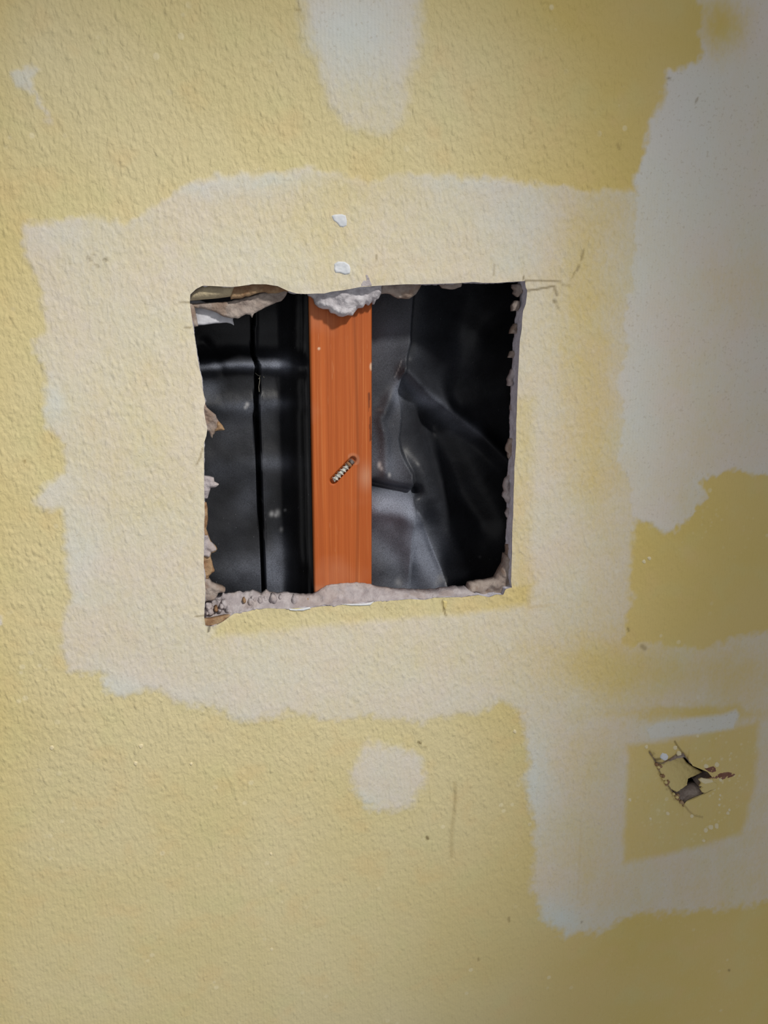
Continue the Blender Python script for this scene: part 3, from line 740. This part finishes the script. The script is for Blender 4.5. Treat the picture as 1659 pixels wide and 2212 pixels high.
def left_at(x, z, u, v):
    un_ = fbm(x, z, 60, 4, 12)
    dust_and_light = .025 + .03 * un_
    for (a, b, ra, rb, k) in ((490,790,70,9,.55),(605,786,42,16,.42),(450,840,30,25,.20),(530,880,50,14,.18),(600,872,40,12,.18),(604,1250,24,70,.60),(540,1240,60,40,.20),(590,1000,60,16,.14),(480,1020,50,30,.08),(540,1080,30,40,.12),(500,900,90,60,.06)):  # dust blobs, with the sheen of the creases painted in as paler colour
        dust_and_light = dust_and_light + k * np.exp(-((u - a) / ra) ** 2 - ((v - b) / rb) ** 2) * (1 + .7 * un_)
    dust_and_light *= 1 - .75 * sstep(618, 634, u)  # shade beside the stud, put into the colour
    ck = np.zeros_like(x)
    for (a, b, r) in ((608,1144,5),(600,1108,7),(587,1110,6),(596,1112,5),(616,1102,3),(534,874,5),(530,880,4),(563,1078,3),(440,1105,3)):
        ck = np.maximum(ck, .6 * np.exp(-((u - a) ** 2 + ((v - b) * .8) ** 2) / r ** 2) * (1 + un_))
    dust_and_light = dust_and_light * 1.5
    return {'dust_and_light': np.clip(dust_and_light, 0, 1), 'chalk': np.clip(ck, 0, 1)}
xL0 = HOLE_W[:, 0].min() - .05
M_FIB = simple('fibre', (120, 116, 104), .8)
def strand(pts, r0, mat, parent, name):
    pts = [Vector(p) for p in pts]; V = []; Fq = []
    for i, p in enumerate(pts):
        for k in range(6):
            a = k * math.pi / 3
            V.append((p.x + r0 * math.cos(a), p.y + r0 * .5, p.z + r0 * math.sin(a)) if i % 2 else (p.x + r0 * math.cos(a), p.y - r0 * .5, p.z + r0 * math.sin(a)))
    for i in range(len(pts) - 1):
        for k in range(6):
            j = (k + 1) % 6
            Fq.append((i * 6 + k, i * 6 + j, (i + 1) * 6 + j, (i + 1) * 6 + k))
    return mk(name, V, Fq, mat, parent)
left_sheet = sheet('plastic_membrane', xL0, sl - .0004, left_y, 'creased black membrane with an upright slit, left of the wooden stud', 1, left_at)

FOLD = [(893,560),(893,640),(888,700),(885,740),(876,780),(866,815),(862,845),(869,880),(866,925),(862,950),(866,975),(876,1000),(889,1025),(895,1065),(890,1100),(888,1180),(886,1330)]
def right_y(x, z):
    pl = P(FOLD, .04)
    xl = np.interp(-z, -pl[:, 1], pl[:, 0])
    y = .040 + .0018 * fbm(x, z, 20, 4, 31)
    zt_, zb2 = un(900, 640, .05)[1], un(900, 1280, .05)[1]
    t = (zt_ - z) / (zt_ - zb2)
    # beyond the fold the sheet sinks back, most at mid height
    back = .010 + .028 * sstep(.0, .05, x - xl) * (.45 + .55 * sstep(1.1, .6, t))
    y += back * sstep(-.0004, .0030, x - xl)
    for px, w, a in (([(870,800),(930,850),(1000,905),(1060,950),(1120,1010)], .0055, -.0120), ([(860,840),(900,890),(960,930)], .007, .006), ([(905,1000),(960,1110),(1010,1250)], .010, -.009),
                     ([(935,930),(985,1020),(1060,1150)], .012, .010), ([(870,1100),(900,1200),(960,1290)], .010, -.006), ([(800,1040),(845,1050),(892,1058)], .0036, .011), ([(800,1085),(850,1090),(888,1110)], .008, -.006),
                     ([(800,1150),(850,1200),(900,1330)], .010, .005), ([(1020,880),(1120,850)], .008, -.004), ([(820,880),(830,860),(850,830)], .004, -.004), ([(812,900),(822,940),(822,1010)], .0035, -.003),
                     ([(900,760),(1000,790),(1130,770)], .012, -.005), ([(1130,640),(1050,720)], .012, -.006)):
        y += ridge(x, z, px, w, a, .055)
    pl2 = P([(880,1070),(903,1108),(928,1170),(950,1222),(975,1300),(985,1340)], .055)
    x2 = np.interp(-z, -pl2[:, 1], pl2[:, 0])
    y += .012 * sstep(-.0004, .0035, x - x2) * np.exp(-(np.clip(x - x2, 0, 1) / .022) ** 2) * sstep(.0, .028, pl2[0, 1] - z)
    y -= .006 * np.exp(-((x - x2) / .004) ** 2) * sstep(.0, .01, pl2[0, 1] - z) * (x < x2)
    return np.minimum(y, .108)
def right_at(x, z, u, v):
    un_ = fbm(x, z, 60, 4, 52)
    dust_and_light = .085 + .05 * un_
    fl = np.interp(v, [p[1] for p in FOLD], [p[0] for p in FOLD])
    dust_and_light += .05 * (u < fl)
    for (a, b, ra, rb, k) in ((850,1110,60,40,.30),(870,1180,30,60,.28),(920,1230,36,70,.42),(860,1280,60,30,.15),(858,850,12,26,.38),(845,1000,30,30,.22),(930,870,26,14,.22),(960,900,26,16,.22),(835,720,30,40,.10),(1000,930,30,20,.12),(840,1170,30,60,.15)):  # dust blobs, some painting the lit faces of the folds paler
        dust_and_light = dust_and_light + k * np.exp(-((u - a) / ra) ** 2 - ((v - b) / rb) ** 2) * (1 + .6 * un_)
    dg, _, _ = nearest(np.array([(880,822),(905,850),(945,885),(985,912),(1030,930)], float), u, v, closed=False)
    dust_and_light += .30 * np.exp(-(dg / 15) ** 2) * (1 + .6 * un_)  # lit diagonal band painted in as paler colour
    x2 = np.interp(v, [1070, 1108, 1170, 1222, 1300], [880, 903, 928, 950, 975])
    dust_and_light += .38 * sstep(6, -6, u - x2) * sstep(1060, 1130, v) * sstep(865, 900, u) * (1 + .5 * un_)  # lit triangle painted paler up to its dark edge
    dust_and_light += .22 * sstep(4, -4, u - fl) * sstep(1050, 1064, v) * sstep(1180, 1080, v) * (1 + .5 * un_)  # painted light on the face left of the fold
    dust_and_light *= 1 - .6 * sstep(960, 1060, u)  # shade towards the right end, put into the colour
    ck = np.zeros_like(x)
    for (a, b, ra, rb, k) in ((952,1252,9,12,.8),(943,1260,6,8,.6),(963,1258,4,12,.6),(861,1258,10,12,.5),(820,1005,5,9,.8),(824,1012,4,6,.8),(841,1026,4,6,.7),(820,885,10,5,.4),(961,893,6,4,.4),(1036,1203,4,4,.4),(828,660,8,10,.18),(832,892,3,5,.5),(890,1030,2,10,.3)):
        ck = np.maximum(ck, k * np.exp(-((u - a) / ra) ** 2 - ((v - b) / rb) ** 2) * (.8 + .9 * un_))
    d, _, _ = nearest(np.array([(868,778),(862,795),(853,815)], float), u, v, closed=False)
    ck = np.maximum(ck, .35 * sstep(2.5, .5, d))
    dust_and_light = dust_and_light * 1.5
    return {'dust_and_light': np.clip(dust_and_light, 0, 1), 'chalk': np.clip(ck, 0, 1)}
xR1 = HOLE_W[:, 0].max() + .06
for pl in ([(552,806),(556,810),(561,812)], [(563,797),(566,806),(570,815)], [(569,800),(566,806),(559,818)], [(561,812),(561,822),(559,836),(560,846)], [(572,808),(567,812),(562,812)]):
    q = P(pl, .050)
    strand([(a, .0495, b) for a, b in q], .00022, M_FIB, left_sheet, 'loose_fibre')
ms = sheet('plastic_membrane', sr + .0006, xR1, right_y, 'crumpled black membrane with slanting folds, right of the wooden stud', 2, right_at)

# white scrap tucked behind the top left corner
o = slab('board_scrap', [(405,648),(430,648),(470,662),(508,676),(503,690),(506,703),(499,699),(490,697),(460,699),(440,702),(424,703),(400,704)], .0140, .0140, .0165, M_PAPERW, None, h=.0006, rough=.0004, rnd=.0008, jag=.0003)
tag(o, 'smooth white board scrap behind the top left corner of the opening', 'board scrap')
